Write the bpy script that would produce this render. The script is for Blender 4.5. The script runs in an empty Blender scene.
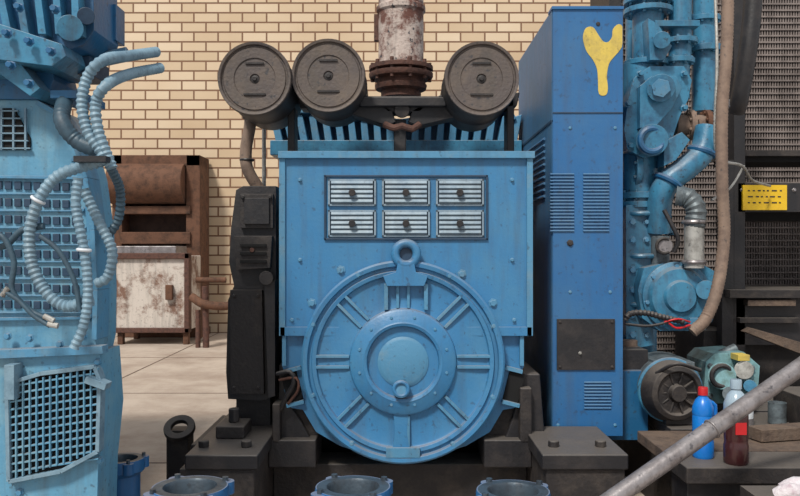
import bpy, bmesh, math, random
from mathutils import Vector, Matrix
random.seed(4)
H=1.4; F=800.0
# ---- image-pixel helper: world position (metres) of pixel u,v at depth d from camera (0,0,H)
def at(u,v,d): return Vector(((u-400)/F*d, d, H-(v-248)/F*d))
def L(c):
    c=c/255.0
    return c/12.92 if c<=0.04045 else ((c+0.055)/1.055)**2.4
def rgb(c): return (L(c[0]),L(c[1]),L(c[2]),1)
# ---------------- materials
def mat(name,col,col2=None,rough=0.5,metal=0.0,scale=6.0,lo=0.45,hi=0.7,bump=0.15,fine=60.0,grime=0.0,dust=0.0):
    m=bpy.data.materials.new(name); m.use_nodes=True
    nt=m.node_tree; n=nt.nodes; b=n['Principled BSDF']; lk=nt.links.new
    tc=n.new('ShaderNodeTexCoord')
    n1=n.new('ShaderNodeTexNoise'); n1.inputs['Scale'].default_value=scale; n1.inputs['Detail'].default_value=8; n1.inputs['Roughness'].default_value=0.7
    lk(tc.outputs['Object'],n1.inputs['Vector'])
    r=n.new('ShaderNodeMapRange'); r.inputs['From Min'].default_value=lo; r.inputs['From Max'].default_value=hi
    lk(n1.outputs['Fac'],r.inputs['Value'])
    mx=n.new('ShaderNodeMix'); mx.data_type='RGBA'
    mx.inputs[6].default_value=rgb(col); mx.inputs[7].default_value=rgb(col2 if col2 else [x*0.8 for x in col])
    lk(r.outputs['Result'],mx.inputs[0]); out=mx.outputs[2]
    if grime:
        mp=n.new('ShaderNodeMapping'); mp.inputs['Scale'].default_value=(14,14,1.6); lk(tc.outputs['Object'],mp.inputs[0])
        g=n.new('ShaderNodeTexNoise'); g.inputs['Scale'].default_value=1.0; g.inputs['Detail'].default_value=7; g.inputs['Roughness'].default_value=0.65; lk(mp.outputs[0],g.inputs['Vector'])
        gr=n.new('ShaderNodeMapRange'); gr.inputs['From Min'].default_value=0.48; gr.inputs['From Max'].default_value=0.76; gr.inputs['To Max'].default_value=grime*1.2; lk(g.outputs['Fac'],gr.inputs['Value'])
        m2=n.new('ShaderNodeMix'); m2.data_type='RGBA'; m2.inputs[7].default_value=rgb((70,66,62)); lk(gr.outputs[0],m2.inputs[0]); lk(out,m2.inputs[6]); out=m2.outputs[2]
        s=n.new('ShaderNodeTexNoise'); s.inputs['Scale'].default_value=38; s.inputs['Detail'].default_value=5; lk(tc.outputs['Object'],s.inputs['Vector'])
        sr=n.new('ShaderNodeMapRange'); sr.inputs['From Min'].default_value=0.62; sr.inputs['From Max'].default_value=0.7; sr.inputs['To Max'].default_value=grime*1.3; lk(s.outputs['Fac'],sr.inputs['Value'])
        m3=n.new('ShaderNodeMix'); m3.data_type='RGBA'; m3.inputs[7].default_value=rgb((48,50,56)); lk(sr.outputs[0],m3.inputs[0]); lk(out,m3.inputs[6]); out=m3.outputs[2]
    if dust:   # settled dust on upward faces
        ge=n.new('ShaderNodeNewGeometry'); sp=n.new('ShaderNodeSeparateXYZ'); lk(ge.outputs['Normal'],sp.inputs[0])
        dr=n.new('ShaderNodeMapRange'); dr.inputs['From Min'].default_value=0.25; dr.inputs['From Max'].default_value=0.95; dr.inputs['To Max'].default_value=dust; lk(sp.outputs['Z'],dr.inputs['Value'])
        m4=n.new('ShaderNodeMix'); m4.data_type='RGBA'; m4.inputs[7].default_value=rgb((150,142,134)); lk(dr.outputs[0],m4.inputs[0]); lk(out,m4.inputs[6]); out=m4.outputs[2]
    lk(out,b.inputs['Base Color'])
    n2=n.new('ShaderNodeTexNoise'); n2.inputs['Scale'].default_value=fine; n2.inputs['Detail'].default_value=4
    lk(tc.outputs['Object'],n2.inputs['Vector'])
    bp=n.new('ShaderNodeBump'); bp.inputs['Strength'].default_value=bump; bp.inputs['Distance'].default_value=0.01
    lk(n2.outputs['Fac'],bp.inputs['Height']); lk(bp.outputs['Normal'],b.inputs['Normal'])
    r2=n.new('ShaderNodeMapRange'); r2.inputs['To Min'].default_value=max(0,rough-0.15); r2.inputs['To Max'].default_value=min(1,rough+0.2)
    lk(n1.outputs['Fac'],r2.inputs['Value']); lk(r2.outputs['Result'],b.inputs['Roughness'])
    b.inputs['Metallic'].default_value=metal
    return m
BLUE=mat('blue_paint',(54,120,168),(68,126,164),0.42,scale=3,bump=0.12,grime=0.32,dust=0.5)
BLUED=mat('blue_paint_dusty',(76,134,170),(108,136,152),0.5,scale=7,lo=0.5,hi=0.75,grime=0.35,dust=0.5)
BLUEP=mat('blue_pipe_paint',(60,126,160),(42,88,120),0.36,scale=9,grime=0.5,dust=0.5)
BLUEC=mat('cabinet_blue',(38,98,152),(52,104,150),0.38,scale=2.5,bump=0.08,grime=0.28,dust=0.4)
BLUECS=mat('cabinet_side_blue',(56,106,148),(76,114,144),0.45,scale=4,bump=0.08,grime=0.3)
BLUEL=mat('pale_blue_paint',(88,146,178),(118,160,178),0.45,scale=5,grime=0.4,dust=0.5)
BLUEM=mat('engine_blue',(28,90,134),(42,102,142),0.4,scale=5,grime=0.4,dust=0.4)
DEEP=mat('dark_blue_paint',(34,62,88),(26,46,66),0.5,dust=0.3)
SLAT=mat('vent_slat_grey_blue',(134,154,168),(108,132,152),0.45,scale=15,grime=0.3)
BLACK=mat('black_paint',(30,30,34),(52,48,48),0.5,scale=8,bump=0.2,dust=0.3)
BLACK2=mat('black_dusty_steel',(38,35,36),(80,72,66),0.6,scale=6,lo=0.48,hi=0.8,bump=0.3,dust=0.28)
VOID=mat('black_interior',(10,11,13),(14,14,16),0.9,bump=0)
DUST=mat('dusty_filter_cap',(82,74,72),(104,92,82),0.6,scale=7,lo=0.4,hi=0.7,bump=0.35,grime=0.6)
RUST=mat('rusty_brown',(98,66,48),(54,38,30),0.8,scale=7,bump=0.5)
EXH=mat('peeling_exhaust',(176,162,154),(96,60,50),0.65,scale=9,lo=0.45,hi=0.57,bump=0.5,grime=0.8)
EXR=mat('rusted_flange',(88,58,48),(50,36,34),0.75,scale=20,bump=0.5)
WORN=mat('worn_white_metal',(196,188,180),(120,92,78),0.7,scale=3,lo=0.48,hi=0.6,bump=0.4,grime=0.4)
COND=mat('grey_conduit',(118,148,166),(88,118,138),0.5,scale=12,grime=0.3)
CONDD=mat('dark_conduit',(56,82,98),(40,58,72),0.5,scale=12)
STEEL=mat('galvanised_steel',(146,142,144),(100,94,94),0.36,metal=0.5,scale=10,grime=0.5)
TAN=mat('tan_hose',(134,114,100),(98,82,74),0.7,scale=10,grime=0.4)
SILV=mat('silver_hose',(176,176,172),(120,118,114),0.45,metal=0.3,scale=14,grime=0.4)
YEL=mat('yellow_paint',(206,182,84),(176,156,86),0.55,scale=14,grime=0.25)
YELS=mat('yellow_sign',(226,186,30),(214,172,40),0.5,scale=8)
FIN=mat('radiator_fins',(136,126,122),(84,76,74),0.6,scale=3,grime=0.4)
BROWNW=mat('brown_timber',(104,88,76),(62,50,46),0.75,scale=7,bump=0.5,grime=0.4)
GREYM=mat('grey_cast_metal',(106,118,124),(64,70,76),0.5,metal=0.3,scale=15,grime=0.5)
BOTB=mat('blue_bottle_plastic',(22,120,205),(20,104,190),0.25,bump=0.02)
BOTD=mat('brown_bottle_plastic',(66,34,36),(50,28,30),0.15,bump=0.02)
RED=mat('red_plastic',(190,30,36),(170,26,30),0.4,bump=0.02)
WHITE=mat('white_label',(214,220,226),(190,200,210),0.5,bump=0.02)
PALE=mat('pale_bottle_neck',(150,170,185),(130,150,168),0.2,bump=0.02)
CLOTH=mat('rag_cloth',(205,200,205),(170,150,160),0.9,scale=25,bump=0.6)
PC=mat('pale_cyan_paint',(120,164,172),(84,110,104),0.5,scale=14,grime=0.5)
TOPG=mat('flange_face_grey',(70,84,96),(46,52,60),0.4,scale=9,metal=0.3,grime=0.4)
# ---------------- builder
class B:
    def __init__(s): s.bm=bmesh.new(); s.m=[]
    def mi(s,m):
        if m not in s.m: s.m.append(m)
        return s.m.index(m)
    def hexa(s,p,m):
        k=s.mi(m); v=[s.bm.verts.new(q) for q in p]
        for f in ((0,1,2,3),(4,7,6,5),(0,4,5,1),(1,5,6,2),(2,6,7,3),(3,7,4,0)):
            s.bm.faces.new([v[i] for i in f]).material_index=k
    def box(s,c,sz,m,rot=None):
        x,y,z=[q/2 for q in sz]; c=Vector(c)
        p=[Vector(q) for q in ((-x,-y,-z),(x,-y,-z),(x,-y,z),(-x,-y,z),(-x,y,-z),(x,y,-z),(x,y,z),(-x,y,z))]
        if rot is not None: p=[rot@q for q in p]
        s.hexa([c+q for q in p],m)
    def bx(s,u0,v0,u1,v1,d0,d1,m,ang=0):
        a=at(u0,v0,d0); b=at(u1,v1,d0)
        c=((a.x+b.x)/2,(d0+d1)/2,(a.z+b.z)/2)
        s.box(c,(abs(b.x-a.x),abs(d1-d0),abs(a.z-b.z)),m,Matrix.Rotation(math.radians(ang),3,'Y') if ang else None)
    def wb(s,x0,x1,y0,y1,z0,z1,m): s.box(((x0+x1)/2,(y0+y1)/2,(z0+z1)/2),(x1-x0,y1-y0,z1-z0),m)
    def prism(s,pts,d0,d1,m):
        k=s.mi(m); fr=[at(u,v,d0) for u,v in pts]
        a=[s.bm.verts.new(q) for q in fr]; b=[s.bm.verts.new((q.x,d1,q.z)) for q in fr]
        n=len(a); s.bm.faces.new(a).material_index=k; s.bm.faces.new(b[::-1]).material_index=k
        for i in range(n):
            j=(i+1)%n; s.bm.faces.new([a[i],a[j],b[j],b[i]]).material_index=k
    def lathe(s,o,ax,prof,m,seg=40,closed=False):
        k=s.mi(m); o=Vector(o); ax=Vector(ax).normalized()
        t=ax.orthogonal().normalized(); w=ax.cross(t); rings=[]
        for r,h in prof:
            if r<1e-6: rings.append([s.bm.verts.new(o+ax*h)])
            else: rings.append([s.bm.verts.new(o+ax*h+(t*math.cos(2*math.pi*i/seg)+w*math.sin(2*math.pi*i/seg))*r) for i in range(seg)])
        pr=list(zip(rings,rings[1:]))
        if closed: pr.append((rings[-1],rings[0]))
        for a,b in pr:
            for i in range(seg):
                j=(i+1)%seg
                if len(a)==1 and len(b)==1: continue
                if len(a)==1: f=[a[0],b[i],b[j]]
                elif len(b)==1: f=[a[i],a[j],b[0]]
                else: f=[a[i],a[j],b[j],b[i]]
                s.bm.faces.new(f).material_index=k
    def cyl(s,p0,p1,r,m,seg=24,r1=None):
        p0=Vector(p0);p1=Vector(p1); h=(p1-p0).length
        s.lathe(p0,p1-p0,[(0,0),(r,0),(r1 if r1 is not None else r,h),(0,h)],m,seg)
    def torus(s,o,ax,R,r,m,seg=40,n=10):
        s.lathe(o,ax,[(R+r*math.cos(2*math.pi*i/n),r*math.sin(2*math.pi*i/n)) for i in range(n)],m,seg,True)
    def tube(s,pts,r,m,seg=12,rib=0,pitch=0.012,step=0.02):
        P=[Vector(p) for p in pts]; P=[P[0]*2-P[1]]+P+[P[-1]*2-P[-2]]
        C=[]
        for i in range(1,len(P)-2):
            a,b,c,d=P[i-1],P[i],P[i+1],P[i+2]
            st=pitch/2 if rib else step
            n=max(2,int((c-b).length/st))
            for j in range(n):
                t=j/n
                C.append(0.5*((2*b)+(c-a)*t+(2*a-5*b+4*c-d)*t*t+(3*b-a-3*c+d)*t**3))
        C.append(P[-2]); k=s.mi(m)
        prev=None; rings=[]
        for i,c in enumerate(C):
            T=(C[min(i+1,len(C)-1)]-C[max(i-1,0)]).normalized()
            if prev is None: n=T.orthogonal().normalized()
            else: n=(prev-T*prev.dot(T)).normalized()
            prev=n; w=T.cross(n); rr=r*(1-rib*(i%2))
            rings.append([s.bm.verts.new(c+(n*math.cos(2*math.pi*q/seg)+w*math.sin(2*math.pi*q/seg))*rr) for q in range(seg)])
        for a,b in zip(rings,rings[1:]):
            for i in range(seg):
                j=(i+1)%seg; s.bm.faces.new([a[i],a[j],b[j],b[i]]).material_index=k
        s.bm.faces.new(rings[0][::-1]).material_index=k; s.bm.faces.new(rings[-1]).material_index=k
    def bolt(s,u,v,d,rp=3,m=None,h=0.015):
        c=at(u,v,d); r=rp*d/F
        s.lathe(c,(0,-1,0),[(0,0),(r*1.5,0),(r*1.5,0.004),(r,0.004),(r,h),(0,h)],m or BLUED,6)
    def done(s,name,bev=0.004,smooth=35):
        bmesh.ops.recalc_face_normals(s.bm,faces=s.bm.faces[:])
        me=bpy.data.meshes.new(name); s.bm.to_mesh(me); s.bm.free()
        for m in s.m: me.materials.append(m)
        me.shade_smooth(); me.set_sharp_from_angle(angle=math.radians(smooth))
        o=bpy.data.objects.new(name,me); bpy.context.collection.objects.link(o)
        if bev:
            md=o.modifiers.new('bevel','BEVEL'); md.width=bev; md.segments=2; md.limit_method='ANGLE'; md.angle_limit=math.radians(50); md.harden_normals=True
        return o
def link(m,a,b): m.node_tree.links.new(a,b)
# ---------------- wall and floor
wm=bpy.data.materials.new('cream_brick'); wm.use_nodes=True; n=wm.node_tree.nodes; bs=n['Principled BSDF']
tc=n.new('ShaderNodeTexCoord'); sx=n.new('ShaderNodeSeparateXYZ'); cx=n.new('ShaderNodeCombineXYZ')
link(wm,tc.outputs['Object'],sx.inputs[0]); link(wm,sx.outputs['X'],cx.inputs['X']); link(wm,sx.outputs['Z'],cx.inputs['Y'])
bt=n.new('ShaderNodeTexBrick'); link(wm,cx.outputs[0],bt.inputs['Vector'])
bt.inputs['Scale'].default_value=1; bt.inputs['Brick Width'].default_value=0.40; bt.inputs['Row Height'].default_value=0.16
bt.inputs['Mortar Size'].default_value=0.014; bt.inputs['Mortar Smooth'].default_value=0.3
bt.inputs['Color1'].default_value=rgb((222,206,182)); bt.inputs['Color2'].default_value=rgb((204,184,156)); bt.inputs['Mortar'].default_value=rgb((132,100,78))
nz=n.new('ShaderNodeTexNoise'); nz.inputs['Scale'].default_value=0.7; nz.inputs['Detail'].default_value=6; link(wm,tc.outputs['Object'],nz.inputs['Vector'])
mx=n.new('ShaderNodeMix'); mx.data_type='RGBA'; mx.blend_type='MULTIPLY'; mx.inputs[7].default_value=rgb((222,208,192))
link(wm,nz.outputs['Fac'],mx.inputs[0]); link(wm,bt.outputs['Color'],mx.inputs[6]); link(wm,mx.outputs[2],bs.inputs['Base Color'])
bp=n.new('ShaderNodeBump'); bp.invert=True; bp.inputs['Distance'].default_value=0.02; link(wm,bt.outputs['Fac'],bp.inputs['Height']); link(wm,bp.outputs[0],bs.inputs['Normal'])
bs.inputs['Roughness'].default_value=0.8
b=B(); b.wb(-12,12,13.2,13.5,0,8,wm); b.done('wall_back',0)
fm=mat('dusty_concrete',(176,164,152),(138,122,110),0.75,scale=1.3,lo=0.4,hi=0.7,bump=0.3)
b=B(); b.wb(-12,12,-4,13.5,-0.2,0,fm)
for x in (-8,-5.5,-3.0,3,5.5): b.wb(x,x+0.02,-4,13.2,0,0.002,BROWNW)
for y in (5.2,7.7,10.2): b.wb(-12,12,y,y+0.02,0,0.002,BROWNW)
b.done('floor',0)

GEN=bpy.data.objects.new('diesel_generator',None); bpy.context.collection.objects.link(GEN)
# ---------------- alternator
b=B()
b.bx(280,156,532,336,4.0,5.1,BLUE)
b.bx(278,151,535,158,3.97,5.13,BLUED)
b.bx(280,327,532,336,3.985,4.05,BLUE)
b.bx(279,158,285,336,3.985,4.05,BLUED); b.bx(527,158,533,336,3.985,4.05,BLUED)
U=[(282,335),(282,366),(286,376),(284,390),(291,408),(303,410),(316,432),(340,446),(368,455),(403,458),(438,455),(466,446),(490,432),(503,410),(515,408),(522,392),(520,376),(524,366),(524,335)]
b.prism(U,4.03,5.1,BLUE)
def ribbon(pts,w,d0,d1,m):
    for (x0,y0),(x1,y1) in zip(pts,pts[1:]):
        l=math.hypot(x1-x0,y1-y0); nx,ny=-(y1-y0)/l*w/2,(x1-x0)/l*w/2
        b.prism([(x0+nx,y0+ny),(x1+nx,y1+ny),(x1-nx,y1-ny),(x0-nx,y0-ny)],d0,d1,m)
ribbon([(284,336),(284,366)],4,4.0,4.05,BLUED); ribbon([(522,336),(522,366)],4,4.0,4.05,BLUED)
for s in (-1,1):
    c=403+s*111
    b.bx(c-8,372,c+8,402,4.02,4.06,VOID,ang=s*14)
    b.bx(c-9,368,c+9,372,4.0,4.06,BLUED,ang=s*14); b.bx(c-9-s*3,402,c+9-s*3,406,4.0,4.06,BLUED,ang=s*14)
C=at(403,361,4.0); px=0.00485
prof=[(0,0.02),(22,0.02),(36,0.02),(37,0.045),(40,0.05),(42,0.045),(52,0.04),(54,0.032),(55,0.012),(60,0.006),(86,0.0),(88,0.004),(89,0.022),(93,0.026),(94,0.014),(97,0.012),(98,0.035),(102,0.038),(104,0.03),(104,-0.04)]
b.lathe(C,(0,-1,0),[(r*px,h+0.012) for r,h in prof],BLUE,96)
b.lathe(C,(0,-1,0),[(0,0.044),(22*px,0.044),(24*px,0.040),(26*px,0.036)],BLUED,48)
for i in range(8):
    a=i*math.pi/4
    for off in (-5.5,5.5):
        r0,r1=55,92
        dx,dz=math.sin(a),math.cos(a)
        mid=C+Vector((dx,0,dz))*((r0+r1)/2*px)+Vector((dz,0,-dx))*off*px+Vector((0,-0.014,0))
        b.box(mid,(3*px,0.04,(r1-r0)*px),BLUED,Matrix.Rotation(a,3,'Y'))
for i in range(12):
    a=i*math.pi/6+0.26
    b.bolt(403+math.sin(a)*45,361-math.cos(a)*45,3.955,1.6)
for a in (0.5,1.2,1.95,2.6,3.7,4.35,5.1,5.8):
    b.bolt(403+math.sin(a)*97,361-math.cos(a)*97,3.965,2.2)
b.prism([(383,276),(396,272),(398,262),(414,262),(416,272),(428,276),(424,286),(387,286)],3.93,4.0,BLUE)
b.torus(at(406,254,3.95),(0,1,0),11*px,4.5*px,BLUE,32,12)
b.lathe(at(406,254,3.965),(0,-1,0),[(0,0),(8*px,0),(8*px,0.004),(0,0.004)],DEEP,24)
b.bx(384,284,388,310,3.95,4.0,BLUED); b.bx(424,284,428,310,3.95,4.0,BLUED)
b.cyl(at(401,389,3.97),at(401,389,3.915),9*px,BLUED); b.torus(at(401,389,3.915),(0,1,0),7*px,2*px,BLUE,24,8)
b.prism([(392,398),(410,398),(407,432),(410,452),(392,452),(395,432)],3.965,4.0,BLUE)
b.bx(386,448,420,458,3.95,4.1,BLUED)
for u,v in ((341,270),(462,274),(312,303),(493,303),(300,180),(300,260),(512,180),(512,260),(292,320),(514,320)):
    b.bolt(u,v,4.0,3.2 if 265<v<310 else 1.6)
for q in ((324,175,488,177),(324,238,488,240),(324,175,326,240),(486,175,488,240)): b.bx(*q,3.988,4.0,DEEP)
for i in range(3):
    for j in range(2):
        u0=328+i*54; v0=179+j*31; u1=u0+48; v1=v0+27
        b.bx(u0,v0,u1,v1,3.996,4.0,DEEP)
        for (a0,a1,a2,a3) in ((u0,v0,u1,v0+2),(u0,v1-2,u1,v1),(u0,v0,u0+2,v1),(u1-2,v0,u1,v1)): b.bx(a0,a1,a2,a3,3.985,4.0,SLAT)
        for k in range(5):
            cc=at((u0+u1)/2,v0+4.2+k*4.6,3.985)
            b.box(cc,(43*px,0.022,3.4*px),SLAT,Matrix.Rotation(math.radians(-28),3,'X'))
        b.cyl(at((u0+u1)/2,(v0+v1)/2,3.99),at((u0+u1)/2,(v0+v1)/2,3.95),3.6*px,BLACK,16)
b.wb(-0.62,-0.42,4.1,5.0,0.44,0.80,BLACK2); b.wb(0.42,0.62,4.1,5.0,0.44,0.80,BLACK2)
b.done('alternator',0.004).parent=GEN

# ---------------- engine behind the alternator
b=B()
b.wb(-0.62,0.62,5.15,8.0,0.45,1.85,BLUEM)
top=[(272,156),(279,120),(290,110),(320,110),(360,116),(400,122),(440,116),(480,110),(508,108),(514,120),(517,156)]
b.prism(top,5.3,6.8,BLUEM)
for i in range(20):
    u=281+i*12.2; lean=(u-398)*0.10
    v=116 if abs(u-398)>70 else 125-abs(u-398)*0.12
    b.prism([(u-4+lean*0.6,v),(u+2.5+lean*0.6,v-2),(u+3.5,147),(u-4,147)],5.17,5.35,BLUED)
ribbon(top[1:-1],6,5.15,5.5,BLUED)
b.bx(270,140,522,155,5.16,5.3,BLUEP)
b.done('engine_block',0.006).parent=GEN
b=B()
for P in ([(296,92),(330,97),(365,94),(392,110),(396,122),(388,126),(345,112),(300,108)],[(520,92),(480,97),(440,95),(412,110),(408,122),(418,126),(460,116),(517,106)],[(366,96),(440,96),(420,112),(388,112)]):
    b.prism(P,4.55,4.7,BLACK)
b.bx(360,97,446,106,4.5,4.8,BLACK)
b.wb(-0.64,-0.60,4.55,4.7,1.88,2.25,BLACK); b.wb(0.61,0.65,4.55,4.7,1.88,2.25,BLACK); b.wb(-0.035,0.035,4.6,4.7,1.88,2.14,BLACK)
b.cyl(at(402,110,4.56),at(402,110,4.52),0.045,BLACK2,20)
b.tube([at(384,124,4.52),at(394,128,4.5),at(402,126,4.5),at(412,129,4.5),at(420,124,4.52)],0.02,EXR,10)
b.done('filter_bracket',0.006).parent=GEN
def drum(u,v,rp,d,ln,name='air_filter'):
    b=B(); r=rp*d/F; o=at(u,v,d)
    b.lathe(o,(0,1,0),[(0,0.03),(r*0.12,0.03),(r*0.14,0.022),(r*0.55,0.022),(r*0.57,0.016),(r*0.84,0.014),(r*0.86,0.02),(r*0.9,0.02),(r*0.92,0.004),(r*0.985,0.0),(r,0.015)],DUST,56)
    b.lathe(o,(0,1,0),[(r,0.015),(r*1.01,0.05),(r*0.98,0.06),(r*0.98,ln*0.5),(r*1.0,ln*0.52),(r*0.98,ln*0.54),(r*0.97,ln-0.03),(r*0.9,ln),(0,ln)],BLACK,56)
    b.lathe(o,(0,-1,0),[(0,-0.012),(r*0.05,-0.012),(r*0.06,-0.025),(r*0.12,-0.028)],BLACK2,16)
    b.box(o+Vector((0,0.018,r*0.42)),(r*0.5,0.01,r*0.05),BLACK2); b.box(o+Vector((0,0.018,-r*0.42)),(r*0.6,0.01,r*0.05),BLACK2)
    return b.done(name,0)
drum(254,78,37,4.2,0.62); drum(328,75,37,4.25,0.6); drum(482,78,37.5,4.2,0.66)
# exhaust
b=B(); e=at(401,0,4.95); q=4.95/F
def zz(v): return H-(v-248)*q
o=(e.x,4.95,0)
b.lathe(o,(0,0,1),[(r*q,h) for r,h in [(0,zz(98)),(20,zz(98)),(20,zz(92)),(25,zz(90)),(26,zz(86)),(24,zz(83)),(24,zz(80))]],EXR,40)
b.lathe(o,(0,0,1),[(r*q,h) for r,h in [(24,zz(80)),(31,zz(79)),(32,zz(77)),(32,zz(74)),(25,zz(73)),(25,zz(72)),(32,zz(71)),(32,zz(67)),(28,zz(66)),(24,zz(65))]],EXR,40)
b.lathe(o,(0,0,1),[(r*q,h) for r,h in [(24,zz(66)),(22.5,zz(60)),(22.5,zz(14)),(24.5,zz(12)),(24.5,zz(8)),(22.5,zz(6)),(22.5,zz(-60)),(27,zz(-62)),(27,zz(-250)),(0,zz(-250))]],EXH,40)
for i in range(10):
    a=i*math.pi/5
    b.cyl((e.x+math.cos(a)*28.5*q,4.95+math.sin(a)*28.5*q,zz(82)),(e.x+math.cos(a)*28.5*q,4.95+math.sin(a)*28.5*q,zz(63)),2*q,EXR,6)
b.bx(374,14,379,40,4.95,5.0,EXR)
b.done('exhaust_pipe',0)
b=B()
b.tube([at(250,110,4.7),at(250,125,4.7),at(246,150,4.7),at(248,170,4.7),at(262,192,4.75),at(274,200,4.8)],0.035,TAN)
b.tube([at(264,112,4.9),at(264,196,4.9)],0.012,SILV)
b.torus(at(250,118,4.7),(0,0,1),0.036,0.008,BLACK,24,8); b.torus(at(247,160,4.7),(0,0,1),0.036,0.008,BLACK,24,8)
b.done('breather_pipe',0).parent=GEN

# ---------------- left black control box
b=B()
out=[(236,190),(243,186),(276,186),(276,396),(262,401),(228,399),(226,372),(228,300),(234,286),(231,272),(229,262),(231,228)]
b.prism(out,4.12,4.9,BLACK)
b.bx(240,194,273,228,4.09,4.13,BLACK2); b.bx(244,198,269,224,4.075,4.1,BLACK)
b.prism([(234,236),(272,236),(270,268),(236,270)],4.06,4.14,BLACK2)
b.prism([(230,290),(262,290),(264,394),(230,394)],4.08,4.13,BLACK2)
b.prism([(264,284),(275,280),(275,396),(268,398)],4.04,4.14,BLACK)
b.cyl(at(266,278,4.12),at(266,278,4.0),0.035,BLACK2)
for v in (244,252,260): b.bx(240,v,266,v+3,4.045,4.07,VOID)
b.cyl(at(252,250,4.07),at(252,250,4.04),0.012,EXR,12)
for u,v in ((234,296),(258,296),(234,388),(258,388),(243,197),(270,197)): b.bolt(u,v,4.08,1.6,BLACK2)
b.wb(-0.86,-0.68,4.2,4.8,0.468,H-(399-248)/F*4.12,BLACK)
b.done('control_box',0.006).parent=GEN
b=B()
b.tube([at(277,374,4.0),at(290,372,3.98),at(294,382,3.98),at(286,398,4.0),at(280,410,4.02)],0.012,BLACK)
b.tube([at(279,380,4.0),at(296,378,3.97),at(298,390,3.98),at(288,404,4.0)],0.007,EXR)
b.done('starter_cable',0).parent=GEN

# ---------------- skid base
b=B()
b.wb(-1.0,-0.66,3.62,8.0,0.0,0.40,BLACK2); b.wb(-0.97,-0.64,3.6,5.0,0.40,0.468,BLACK)
b.wb(0.66,1.02,3.62,8.0,0.0,0.40,BLACK2); b.wb(0.64,1.03,3.6,4.18,0.40,0.47,BLACK)
for x in (-0.92,-0.72,0.72,0.94):
    b.cyl((x,3.75,0.465),(x,3.75,0.50),0.028,BLACK2,6); b.cyl((x,3.63,0.2),(x,3.58,0.2),0.03,BLACK,6)
b.wb(-0.9,-0.76,3.9,4.1,0.468,0.53,BLACK2); b.cyl((-0.83,4.0,0.53),(-0.83,4.0,0.60),0.03,BLACK,6)
b.wb(-0.66,0.66,4.15,4.4,0.0,0.28,BLACK2); b.wb(-0.66,0.66,4.7,8,0.0,0.44,BLACK)
b.wb(-0.66,-0.42,4.0,4.3,0.30,0.44,BLACK); b.wb(0.42,0.66,4.0,4.3,0.30,0.44,BLACK)
b.wb(-0.64,-0.60,4.0,4.6,0.42,0.62,BLACK2); b.wb(0.60,0.66,4.0,4.6,0.42,0.70,BLACK2)
b.prism([(524,374),(540,374),(546,452),(500,452),(512,420)],4.06,4.5,BLACK)
b.prism([(278,402),(288,402),(300,420),(318,452),(278,452)],4.06,4.5,BLACK)
# long gusset along the outside of the rail
k_=b.mi(BLACK2)
g=[(-1.02,3.95,0),(-1.0,3.95,0),(-1.0,3.95,0.46),(-1.02,3.95,0.46)]
b.box((-1.03,4.3,0.28),(0.05,0.7,0.30),BLACK2,Matrix.Rotation(0.15,3,'Y'))
b.done('skid_base',0.008).parent=GEN
b=B()
b.lathe(at(180,430,4.4),(0,-0.6,0.8),[(0.045,0),(0.085,0),(0.085,0.03),(0.045,0.03)],BLACK2,28,True)
b.wb(-1.28,-1.16,4.38,4.5,0.0,0.40,BLACK2); b.wb(-1.34,-1.08,4.3,4.55,0.0,0.06,BLACK2)
b.done('anchor_bracket',0.004)

# ---------------- cabinet
b=B()
x0,x1=0.803,1.17; zt=H+240/F*4.2; zb=H-188/F*4.2
b.wb(x0,x1,4.2,5.4,zb,zt,BLUEC)
b.wb(x0-0.004,x0,4.21,5.39,zb+0.01,zt-0.01,BLUECS)
b.bx(552,6,624,9,4.19,4.3,BLUEC)
b.bx(553,112,623,113.5,4.196,4.21,DEEP)
b.wb(x0-0.008,x0,4.21,5.4,zt-0.60,zt-0.585,DEEP)
for k in range(10): b.box((x0-0.008,4.75,zt-0.66-k*0.035),(0.012,0.7,0.014),BLUECS,Matrix.Rotation(0.5,3,'Y'))
def louv(u0,v0,u1,v1,n,d=4.2,m=BLUECS):
    for k in range(n):
        cc=at((u0+u1)/2,v0+(k+0.5)*(v1-v0)/n,d)
        b.box(cc,((u1-u0)/F*d,0.016,0.45*(v1-v0)/n/F*d),m,Matrix.Rotation(math.radians(-30),3,'X'))
louv(550,173,574,233,18); louv(583,173,609,233,18); louv(584,381,611,410,9)
b.bx(557,319,615,370,4.19,4.2,BLACK)
for u,v in ((560,322),(612,322),(560,367),(612,367)): b.bolt(u,v,4.19,1.1,BLACK2,0.006)
for u,v in ((570,128),(615,128),(570,292),(610,292),(558,425),(615,425)): b.bolt(u,v,4.2,1.2,BLUED,0.006)
b.bolt(580,353,4.19,1.2,SILV)
b.bolt(570,243,4.2,2.4,BLACK2,0.012); b.bolt(598,24,4.2,1.5,BLACK2,0.006)
P=[(583,36),(586,28),(593,27),(598,34),(603,41),(608,42),(612,37),(613,29),(619,24),(625,29),(625,40),(620,50),(614,57),(609,64),(607,76),(608,88),(606,95),(599,94),(598,80),(597,69),(593,60),(587,52),(584,44)]
Q=[]
for i in range(len(P)):
    a_,b_,c_,d_=[Vector(P[(i+j)%len(P)]) for j in (-1,0,1,2)]
    for t in (0,0.33,0.67): Q.append(tuple(0.5*((2*b_)+(c_-a_)*t+(2*a_-5*b_+4*c_-d_)*t*t+(3*b_-a_-3*c_+d_)*t**3)))
b.prism([(min(u,622.5),v) for u,v in Q],4.197,4.2,YEL)
b.bx(598,371,648,440,4.3,5.2,BLUEM); b.bx(614,350,648,372,4.35,5.2,BLACK)
b.wb(x0,x1,4.3,5.3,0.402,zb,BLACK2)
b.done('control_cabinet',0.003)

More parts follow.
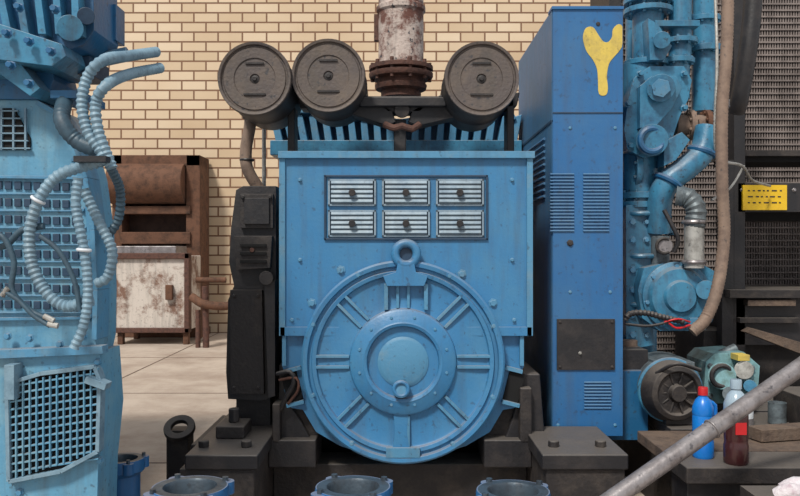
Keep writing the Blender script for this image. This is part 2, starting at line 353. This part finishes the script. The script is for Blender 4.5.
# ---------------- right-hand blue pipework
PIPE=bpy.data.objects.new('cooling_pipework',None); bpy.context.collection.objects.link(PIPE)
b=B(); d=4.7; k=d/F
def vp(u,v0,v1,rp,m=BLUEP,dd=4.7): b.cyl(at(u,v0,dd),at(u,v1,dd),rp*dd/F,m,28)
def fl(u,v,rp,h=5,m=BLUEP,dd=4.7,ax='z'):
    c=at(u,v,dd); hh=h*dd/F/2; A=Vector((0,0,1)) if ax=='z' else Vector((1,0,0))
    b.lathe(c-A*hh,A,[(0,0),(rp*dd/F,0),(rp*dd/F,hh*2),(0,hh*2)],m,32)
    T=Vector((1,0,0)) if ax=='z' else Vector((0,0,1))
    for i in range(8):
        a=i*math.pi/4+0.3; q=T*math.cos(a)*rp*0.82*dd/F+Vector((0,1,0))*math.sin(a)*rp*0.82*dd/F
        b.cyl(c-A*(hh+0.012)+q,c+A*(hh+0.012)+q,0.010,m,6)
vp(641,-60,360,15,dd=4.98); vp(648,-80,66,15); fl(648,2,24); fl(648,12,24); fl(646,64,22)
vp(640,64,205,17); fl(640,112,25,6); fl(640,120,25,6); fl(640,196,22,6); fl(638,205,20,6)
vp(680,-80,60,11); fl(680,42,17,5); vp(704,-80,112,12,dd=4.8); fl(704,20,16,5,dd=4.8); fl(704,50,18,6,dd=4.8)
b.prism([(634,78),(650,66),(684,66),(692,80),(688,100),(680,116),(674,134),(664,154),(644,158),(628,150),(624,130),(628,100)],4.56,4.84,BLUEP)
b.prism([(640,86),(652,76),(676,76),(682,88),(672,108),(656,126),(640,128)],4.50,4.6,BLUEP)
b.cyl(at(661,88,4.55),at(661,88,4.44),13*k,BLUEP,32); b.cyl(at(661,88,4.45),at(661,88,4.41),9*k,BLUED,6)
b.cyl(at(652,140,4.6),at(652,140,4.46),15*k,BLUEP,32); b.torus(at(652,140,4.46),(0,1,0),11*k,3*k,BLUEM,28,8)
for u,v in ((640,74),(684,74),(628,104),(684,108),(630,146),(668,148),(646,110),(672,100)): b.bolt(u,v,4.55,2.6,BLUEP,0.03)
vp(676,60,100,13); fl(676,62,18)
b.cyl(at(675,125,4.7),at(718,125,4.7),10*k,TAN,24); fl(690,125,15,5,TAN,ax='x'); fl(706,125,15,5,RUST,ax='x')
b.cyl(at(626,170,4.75),at(660,170,4.75),14*k,BLUEP,28); fl(634,170,22,6,ax='x')
b.tube([at(708,128,4.6),at(702,152,4.58),at(686,168,4.56),at(668,182,4.56),at(660,200,4.58),at(658,232,4.62)],12*k,BLUEP,20)
fl(658,230,17,6); b.torus(at(702,152,4.58),(0.35,0,1),12*k,3*k,BLUEM,24,8); b.torus(at(668,182,4.56),(0.6,0,1),12.5*k,3*k,BLUEM,24,8)
b.prism([(626,205),(650,205),(660,238),(654,262),(650,300),(655,345),(626,350)],4.6,5.1,BLUEP)
b.prism([(648,18),(658,24),(672,46),(664,60),(650,60)],4.52,4.7,BLUEP); b.cyl(at(662,40,4.56),at(662,40,4.46),8*k,BLUEP,24); b.bx(655,20,700,26,4.6,4.7,BLUEP)
b.prism([(664,142),(682,132),(690,140),(676,160),(664,166)],4.5,4.66,BLUEP)
for v in (222,240,270,290,315,335): b.bolt(632,v,4.6,3,BLUED,0.02); b.bolt(646,v,4.6,2.4,BLUED,0.02)
for v in (214,256,304): b.torus(at(641,v,4.66),(0,0,1),15*k,2.5*k,BLUEP,28,8)
b.cyl(at(628,340,4.55),at(628,352,4.55),9*k,TAN,20)
b.cyl(at(660,236,4.6),at(660,264,4.6),9*k,GREYM,20); b.cyl(at(664,246,4.6),at(664,246,4.46),8*k,STEEL,20); b.torus(at(664,246,4.46),(0,1,0),7*k,1.6*k,BLACK2,20,8)
b.prism([(644,268),(664,263),(700,263),(716,272),(720,300),(712,322),(694,331),(660,331),(642,318),(638,290)],4.5,4.8,BLUEP)
b.lathe(at(676,296,4.5),(0,-1,0),[(0,0.09),(14*k,0.09),(16*k,0.07),(26*k,0.06),(29*k,0.03),(33*k,0.02),(33*k,0)],BLUEP,40)
for i in range(7):
    a=i*0.9; b.bolt(676+math.sin(a)*30,296-math.cos(a)*30,4.48,2.2,BLUED,0.02)
b.cyl(at(706,290,4.5),at(706,290,4.38),9*k,BLUEP,24); b.bx(690,318,706,330,4.42,4.5,BLUED)
b.done('blue_pipes_and_pump',0.004).parent=PIPE
b=B()
b.tube([at(676,196,4.46),at(688,198,4.44),at(696,210,4.42),at(694,228,4.42)],10*k,GREYM,16,rib=0.12,pitch=0.03)
b.tube([at(694,222,4.42),at(694,268,4.42)],9*k,SILV,16)
b.torus(at(694,222,4.42),(0,0,1),9.5*k,2*k,STEEL,24,8); b.torus(at(694,262,4.42),(0,0,1),9.5*k,2*k,STEEL,24,8)
b.tube([at(664,210,4.42),at(672,225,4.4),at(678,240,4.4),at(674,252,4.42)],0.012,BLACK)
b.done('elbow_hose',0).parent=PIPE
b=B()
b.tube([at(625,320,4.3),at(630,314,4.3),at(645,313,4.3),at(662,317,4.3),at(684,322,4.3)],0.018,BLACK,12,rib=0.25,pitch=0.02)
b.tube([at(664,318,4.3),at(676,328,4.3),at(690,325,4.32)],0.006,RED); b.tube([at(664,322,4.3),at(678,319,4.28),at(690,322,4.32)],0.005,RED)
b.tube([at(625,324,4.3),at(648,326,4.3),at(670,322,4.3)],0.007,BLACK)
b.done('wiring_loom',0).parent=PIPE
b=B()
b.tube([at(728,-60,4.4),at(727,40,4.4),at(722,110,4.4),at(722,180,4.4),at(724,235,4.4),at(718,285,4.36),at(706,318,4.34),at(692,332,4.34)],0.034,TAN,16,rib=0.08,pitch=0.02)
b.done('brown_hose',0).parent=PIPE
b=B()
b.tube([at(756,-80,5.0),at(753,0,5.0),at(748,50,5.0),at(740,96,5.05),at(736,112,5.1)],0.055,BLACK,16)
b.lathe(at(736,110,5.1),(0.1,0,1),[(0.058,0),(0.066,0.01),(0.066,0.05),(0.058,0.06)],STEEL,24)
b.done('black_hose',0)
b=B()
b.tube([at(715,-10,4.55),at(717,60,4.5),at(715,140,4.5),at(722,160,4.6),at(742,166,4.8),at(752,180,5.2),at(770,186,5.6)],0.009,SILV,8)
b.tube([at(712,200,4.7),at(730,188,4.8),at(744,166,4.9)],0.007,SILV,8)
b.done('thin_cable',0).parent=PIPE

# ---------------- radiator
b=B(); xr=4.2
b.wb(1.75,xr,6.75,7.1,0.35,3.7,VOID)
n=110
for i in range(n):
    x=1.78+i*(xr-1.8)/n
    b.wb(x,x+0.011,6.64,6.75,0.4,3.6,FIN)
for i in range(60):
    z=0.45+i*0.053; b.wb(1.76,xr,6.63,6.72,z,z+0.012,FIN)
b.wb(1.72,2.72,6.58,7.1,3.55,3.75,BLACK)
b.wb(1.70,1.80,6.5,7.15,0,3.7,BLACK); b.wb(2.70,2.76,6.5,6.62,0,3.7,BLACK)
b.done('radiator',0)
b=B()
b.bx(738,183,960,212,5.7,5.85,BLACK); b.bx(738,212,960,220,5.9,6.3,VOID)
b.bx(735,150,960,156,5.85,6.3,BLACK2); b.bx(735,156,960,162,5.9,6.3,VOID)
b.bx(730,290,960,298,5.6,6.4,BLACK2); b.bx(736,298,960,345,5.7,6.4,BLACK)
b.wb(2.38,2.46,5.7,5.85,0,3.5,BLACK); b.wb(3.6,3.72,5.6,6.4,0,3.5,BLACK)
b.bx(722,160,734,420,5.7,5.8,BLACK)
b.prism([(745,332),(752,328),(800,342),(860,362),(860,372),(796,352)],5.5,5.58,BROWNW)
b.bx(748,300,796,306,5.62,5.7,BROWNW); b.bx(740,318,800,323,5.64,5.7,BLACK2)
b.wb(2.2,3.7,5.8,6.4,0,0.8,BLACK2)
for u in (742,758,778,794): b.bolt(u,190,5.7,1.5,STEEL)
b.done('radiator_frame',0.006)
b=B()
b.bx(743,185,787,210,5.67,5.69,YELS)
for v in (190,196,202):
    u=748
    while u<782:
        w=random.choice((2,3,5)); b.bx(u,v,u+w,v+1.2,5.667,5.67,BLACK2); u+=w+random.choice((2,3))
b.done('warning_sign',0)

# ---------------- platform bottom right
b=B(); zp=0.48
b.wb(1.2,3.2,3.35,3.62,zp-0.07,zp,BLACK2); b.wb(1.2,3.2,3.66,4.05,zp-0.06,zp-0.004,BROWNW); b.wb(1.38,3.2,4.08,4.5,zp-0.06,zp-0.002,BLACK2); b.wb(1.38,3.2,4.53,5.3,zp-0.06,zp,BLACK)
b.wb(1.22,3.2,3.4,3.6,0.22,zp-0.07,BLACK); b.wb(1.2,3.2,3.3,3.4,0.0,0.24,BLACK2); b.wb(1.38,3.2,3.6,5.3,0.0,zp-0.06,BLACK2)
b.wb(2.05,2.35,4.05,4.4,zp-0.004,zp+0.16,BLACK2); b.wb(2.2,2.6,3.75,4.0,zp-0.004,zp+0.1,BLACK)
b.done('timber_platform',0.006)
b=B(); b.box((1.9,3.88,zp+0.03),(0.42,0.1,0.06),BROWNW,Matrix.Rotation(0.25,3,'Z')); b.done('wood_offcut',0.004)
def can(x,y,r,h,m,m2,name):
    b=B(); b.lathe((x,y,zp),(0,0,1),[(0,0),(r,0),(r*1.03,0.004),(r,0.01),(r,h*0.3)],m2,28); b.lathe((x,y,zp),(0,0,1),[(r,h*0.3),(r*1.005,h*0.31),(r*1.005,h*0.8),(r,h*0.81)],m,28)
    b.lathe((x,y,zp),(0,0,1),[(r,h*0.8),(r,h-0.008),(r*1.03,h),(r*0.94,h),(r*0.92,h-0.01),(0,h-0.01)],m2,28); b.done(name,0)
can(1.78,4.15,0.05,0.14,WHITE,STEEL,'oil_can'); can(1.98,4.2,0.045,0.11,GREYM,GREYM,'tin_can')
def bottle(u,v,d,hp,rp,body,cap,lab,name):
    b=B(); c=at(u,v,d); c.z=zp; q=d/F; h=hp*q; r=rp*q
    b.lathe(c,(0,0,1),[(0,0.0),(r*0.9,0),(r,0.01),(r,h*0.22),(r*0.94,h*0.25),(r*0.94,h*0.28)],body,32)
    b.lathe(c,(0,0,1),[(r*0.94,h*0.28),(r*0.97,h*0.3),(r*0.97,h*0.58),(r*0.94,h*0.6)],lab,32)
    b.lathe(c,(0,0,1),[(r*0.94,h*0.6),(r,h*0.63),(r*0.97,h*0.72),(r*0.7,h*0.82),(r*0.38,h*0.87),(r*0.36,h*0.9)],body if name=='coolant_bottle' else PALE,32)
    b.lathe(c,(0,0,1),[(r*0.36,h*0.89),(r*0.46,h*0.89),(r*0.46,h*0.985),(r*0.42,h),(0,h)],cap,20)
    if name=='coolant_bottle':
        b.tube([c+Vector((r*0.5,0,h*0.80)),c+Vector((r*1.15,0,h*0.74)),c+Vector((r*1.1,0,h*0.55)),c+Vector((r*0.8,0,h*0.48))],0.009,body)
    b.box(c+Vector((0,-r*0.98,h*0.44)),(r*0.9,0.006,h*0.14),WHITE if name=='coolant_bottle' else RED)
    return b.done(name,0)
bottle(703,451,3.52,70,10.5,BOTB,RED,BOTB,'coolant_bottle')
bottle(736,463,3.42,84,12,BOTD,PALE,BOTD,'drink_bottle')
b=B(); dd=4.15; k2=dd/F
c=at(674,392,dd)
b.cyl(c+Vector((0.0,0.05,0)),c+Vector((0.05,0.4,0)),31*k2,GREYM,36)
b.lathe(c,(0.15,-1,0),[(0,0.06),(8*k2,0.06),(9*k2,0.03),(20*k2,0.03),(22*k2,0.05),(27*k2,0.04),(31*k2,-0.05)],BLACK2,36)
for i in range(10):
    a=i*0.628; b.box(c+Vector((math.cos(a)*15*k2,-0.032,math.sin(a)*15*k2)),(11*k2,0.02,2*k2),BLACK2,Matrix.Rotation(-a,3,'Y'))
b.torus(c+Vector((0.0,0.06,0)),(0,1,0),31*k2,0.012,BLUEP,40,8)
b.bx(657,362,695,376,4.2,4.6,GREYM); b.wb(1.38,1.56,4.15,4.5,zp+0.002,0.56,BLACK2)
b.tube([c+Vector((-0.1,-0.02,0.1)),c+Vector((-0.02,-0.1,0.16)),c+Vector((0.12,-0.05,0.12))],0.01,BLACK)
b.done('charging_alternator',0.004)
b=B()
b.prism([(706,362),(714,354),(744,352),(760,366),(758,392),(742,402),(712,404),(704,390)],4.5,4.8,PC)
b.cyl(at(722,376,4.5),at(722,376,4.38),13*4.5/F,PC,28); b.cyl(at(744,370,4.5),at(744,370,4.4),9*4.5/F,SILV,20)
b.torus(at(722,376,4.38),(0,1,0),10*4.5/F,2.5*4.5/F,BLACK,24,8)
b.cyl(at(710,360,4.6),at(736,348,4.6),5*4.6/F,GREYM,16); b.bx(738,355,750,361,4.4,4.5,YEL)
b.cyl(at(730,394,4.5),at(730,394,4.3),7*4.5/F,GREYM,20); b.cyl(at(750,386,4.5),at(750,386,4.34),6*4.5/F,BLUEP,20)
for u,v in ((710,366),(752,368),(752,396),(710,396)): b.bolt(u,v,4.5,2.2,GREYM,0.02)
b.wb(1.76,2.0,4.52,4.78,zp+0.002,0.56,BLACK2)
b.done('fuel_pump',0.004)
b=B()
p0=at(618,495,2.95); p1=at(830,346,3.25); D=(p1-p0)
e0=p0-D*(p0.z-0.04)/D.z; e1=p0+D*1.7
b.cyl(e0,e1,0.034,STEEL,32); b.torus(p0+D*0.42,D,0.035,0.005,STEEL,32,8)
b.cyl((e1.x,e1.y,0),(e1.x,e1.y,e1.z+0.05),0.04,STEEL,24)
b.done('steel_handrail',0)
b=B(); b.tube([at(784,492,3.0),at(796,486,3.0),at(812,489,3.02),at(830,494,3.05)],0.035,CLOTH,14)
b.tube([at(778,496,2.95),at(790,491,2.93),at(806,496,2.95)],0.03,CLOTH,12)
b.wb(1.36,1.7,2.9,3.2,0,0.45,BLACK2)
b.done('rag_on_stand',0)

# ---------------- foreground blue pipe flanges
def pflange(u,v,d,rp,name='pipe_flange'):
    b=B(); c=at(u,v,d); r=rp*d/F
    b.lathe((c.x,c.y,0),(0,0,1),[(r*0.66,c.z-0.3),(r*0.66,c.z-0.01),(r*0.70,c.z),(r*0.95,c.z)],TOPG,56)
    b.lathe((c.x,c.y,0),(0,0,1),[(r*0.95,c.z),(r*0.98,c.z),(r,c.z-0.01),(r,c.z-0.05),(r*0.8,c.z-0.07),(r*0.8,0.05),(r*1.05,0.03),(r*1.05,0),(r*0.5,0)],BLUEC,56)
    b.lathe((c.x,c.y,0),(0,0,1),[(0,c.z-0.10),(r*0.66,c.z-0.10)],VOID,40)
    for i in range(4):
        a=i*math.pi/2+0.6; X=c.x+math.cos(a)*r*0.98; Y=c.y+math.sin(a)*r*0.98
        b.cyl((X,Y,c.z-0.05),(X,Y,c.z-0.004),r*0.24,BLUEC,20)
        b.cyl((X,Y,c.z-0.01),(X,Y,c.z+0.012),r*0.09,TOPG,6)
    return b.done(name,0)
pflange(190,486,3.0,38); pflange(353,486,3.0,38); pflange(513,490,3.0,37); pflange(122,458,3.5,22)

# ---------------- left (nearer) generator
b=B()
arc=[(-160,100),(36,100),(58,110),(76,136),(88,176),(95,228),(98,290),(97,340),(92,362),(-160,362)]
b.prism(arc,3.0,3.2,BLUEL)
ribbon([(36,102),(56,113),(73,138),(85,178),(92,230),(95,290),(94,340)],5,2.975,3.1,BLUED)
b.prism([(-160,362),(100,352),(104,410),(98,470),(92,700),(-160,700)],2.97,3.18,BLUEL)
b.prism([(-160,356),(102,346),(103,354),(-160,366)],2.94,3.0,BLUED)
b.wb(-3.6,-2.1,3.2,5.2,0.0,1.9,BLUEM)
for r in range(8):
    v=182+r*17
    for c in range(13):
        u=-34+c*9.6
        if u>78: continue
        vv=v+(u-30)*0.03
        b.bx(u,vv,u+6.8,vv+8,2.992,3.0,DEEP)
    b.bx(-60,v+11,86,v+12.5,2.988,3.0,BLUED)
ribbon([(-60,176),(84,178),(89,240),(90,318),(-60,320)],3,2.98,3.0,BLUED)
b.prism([(-60,108),(14,108),(30,138),(30,150),(-60,150)],2.99,3.0,VOID)
for i in range(8): b.bx(-60+i*12,108,-58+i*12,150,2.98,2.992,COND)
for i in range(6): b.bx(-60,110+i*7.5,18+i*2.4,111.5+i*7.5,2.98,2.992,COND)
b.prism([(6,384),(40,374),(94,367),(99,380),(97,452),(60,472),(8,482)],2.955,2.98,VOID)
for i in range(14):
    u=8+i*6.8; b.prism([(u,383-i*1.2),(u+1.6,383-i*1.2),(u+1.6,481-i*2.2),(u,481-i*2.2)],2.935,2.95,BLUEL)
for i in range(12):
    v=386+i*7.8; b.prism([(6,v),(98,v-14),(98,v-12),(6,v+2)],2.94,2.955,BLUEL)
ribbon([(6,384),(40,374),(94,367),(99,380),(97,452),(60,472),(8,482),(6,384)],4,2.93,2.98,COND)
for u,v in ((12,372),(98,362),(100,460),(20,492),(60,344),(30,338),(84,336),(8,336)): b.bolt(u,v,2.97,3,BLUED)
for u,v in ((78,160),(88,210),(92,260),(91,320)): b.bolt(u-4,v,2.99,2,BLUED)
b.bx(4,365,14,400,2.9,2.97,COND); b.bx(84,380,106,387,2.9,2.96,COND,20)
b.done('pale_blue_generator',0.004)
b=B()
b.prism([(-160,-80),(92,-80),(94,30),(84,44),(60,54),(-160,30)],2.9,3.15,BLUEM)
b.prism([(-160,18),(0,24),(62,44),(66,56),(52,66),(-160,40)],2.82,3.15,BLUEP)
b.prism([(-160,40),(50,64),(54,80),(44,99),(-160,99)],2.98,3.2,BLUEM)
b.prism([(-160,44),(16,58),(40,88),(30,96),(0,74),(-160,70)],2.88,3.1,BLUEP)
for i in range(5):
    b.prism([(-10+i*20,-40),(-4+i*20,-40),(12+i*17,34),(4+i*17,34)],2.84,2.92,BLUEP)
b.bx(50,90,80,98,2.9,3.15,BLUEM); b.cyl(at(70,28,2.9),at(70,28,2.8),0.045,BLUEP); b.cyl(at(86,16,2.9),at(86,16,2.83),0.03,DEEP)
b.bx(90,4,116,40,3.1,3.2,BLUEM); b.bx(60,56,90,74,3.0,3.2,DEEP); b.cyl(at(90,62,3.1),at(128,54,3.1),0.028,BLUEP)
for u,v in ((8,34),(30,42),(52,52),(12,66),(30,84),(20,8),(56,10)): b.bolt(u,v,2.8,3.4,BLUEM,0.03)
b.done('blue_engine_block',0.006)
b=B()
def hose(pts,r=0.021,m=COND,dd=2.78,rb=0.2): b.tube([at(p[0],p[1],dd+(0 if len(p)<3 else p[2])) for p in pts],r,m,14,rib=rb,pitch=0.018)
hose([(156,52,.4),(128,56,.2),(104,60),(88,76),(82,104),(88,132),(100,150),(106,162)])
hose([(160,68,.4),(130,74,.2),(108,84),(96,102),(98,130),(108,158),(112,168)])
hose([(106,160),(84,166),(58,176),(40,198),(30,230),(32,264),(46,292),(66,306),(92,300)],0.022)
hose([(78,178),(76,206),(84,250),(88,290),(84,324),(74,348)],0.018,COND,2.74)
hose([(66,96,.1),(62,120),(76,140),(96,150)],0.03,CONDD,2.85,0.1)
hose([(110,166),(120,190,.1),(118,220,.15),(104,240,.15)],0.018,CONDD,2.85)
hose([(84,190,.1),(98,220,.1),(112,250,.1),(108,276,.1),(96,284,.1)],0.02,COND,2.82)
hose([(-30,250),(4,246),(22,230),(44,226)],0.012,CONDD,2.8,0)
hose([(-20,236),(2,236),(14,262),(12,290),(30,310),(46,318)],0.010,CONDD,2.76,0)
hose([(2,290),(18,300),(34,316),(50,326)],0.008,CONDD,2.75,0)
hose([(40,236),(58,250),(74,280),(80,310)],0.009,CONDD,2.76,0)
for p,q in (((44,316),(54,321)),((48,324),(58,326)),((8,288),(2,296))):
    b.cyl(at(*p,2.75),at(*q,2.75),0.010,SILV,10)
b.box(at(94,160,2.76),(0.11,0.08,0.02),BLACK); b.torus(at(38,200,2.78),(0.5,0,0.8),0.022,0.006,WHITE,20,8); b.torus(at(84,250,2.74),(0.1,0,1),0.02,0.006,WHITE,20,8)
b.done('cable_conduit',0)

# ---------------- background rusty things
b=B()
b.bx(112,256,187,331,11.6,12.4,WORN)
for a in ((110,253,189,259),(110,328,189,333),(110,253,114,333),(184,253,189,333)): b.bx(*a,11.55,11.7,EXR)
b.bx(116,246,176,254,11.7,12.3,STEEL); b.bx(165,285,172,300,11.52,11.6,RUST)
z=at(0,333,11.55).z
for x in (-4.1,-3.15): b.wb(x,x+0.08,11.6,11.7,0,z+0.05,RUST); b.wb(x,x+0.08,12.3,12.4,0,z+0.05,RUST)
b.done('worn_metal_box',0.01)
b=B()
b.bx(112,155,200,166,12.55,13.15,RUST); b.bx(186,155,200,333,12.55,13.15,RUST); b.bx(112,155,122,333,12.55,13.15,RUST)
b.bx(120,168,188,333,12.9,13.15,mat('dark_rust',(66,46,38),(40,30,28),0.8))
b.cyl(at(112,184,12.6),at(186,184,12.6),0.32,RUST,28); b.bx(120,206,190,214,12.5,13.0,RUST); b.bx(120,232,190,244,12.5,13.0,RUST)
b.wb(-4.42,-3.1,12.5,13.1,0,0.12,RUST)
b.done('rusty_cabinet',0.01)
b=B()
b.tube([at(192,297,11.3),at(204,304,11.2),at(226,306,11.2),at(240,300,11.2)],0.06,RUST)
b.tube([at(205,286,11.25),at(206,338,11.25),(at(206,338,11.25).x,11.25,0.0)],0.045,EXR)
b.tube([at(198,310,11.25),at(198,338,11.25),(at(198,330,11.25).x,11.25,0.0)],0.035,EXR)
b.tube([at(196,280,11.25),at(226,280,11.25)],0.04,RUST)
b.done('rusty_pipe_stand',0)

# ---------------- light, camera
w=bpy.data.worlds.new('sky'); bpy.context.scene.world=w; w.use_nodes=True
bg=w.node_tree.nodes['Background']; bg.inputs[0].default_value=(0.96,0.97,1.0,1); bg.inputs[1].default_value=0.72
def sun(name,e,ang,rot,col):
    l=bpy.data.lights.new(name,'SUN'); l.energy=e; l.angle=math.radians(ang); l.color=col
    o=bpy.data.objects.new(name,l); bpy.context.collection.objects.link(o); o.rotation_euler=[math.radians(x) for x in rot]
sun('sun',3.5,9,(40,0,-26),(1.0,0.94,0.85))
cam=bpy.data.cameras.new('camera'); co=bpy.data.objects.new('camera',cam); bpy.context.collection.objects.link(co)
co.location=(0,0,H); co.rotation_euler=(math.pi/2,0,0); cam.lens=36; cam.sensor_width=36; cam.clip_start=0.05
bpy.context.scene.camera=co
bpy.context.scene.view_settings.view_transform='Standard'
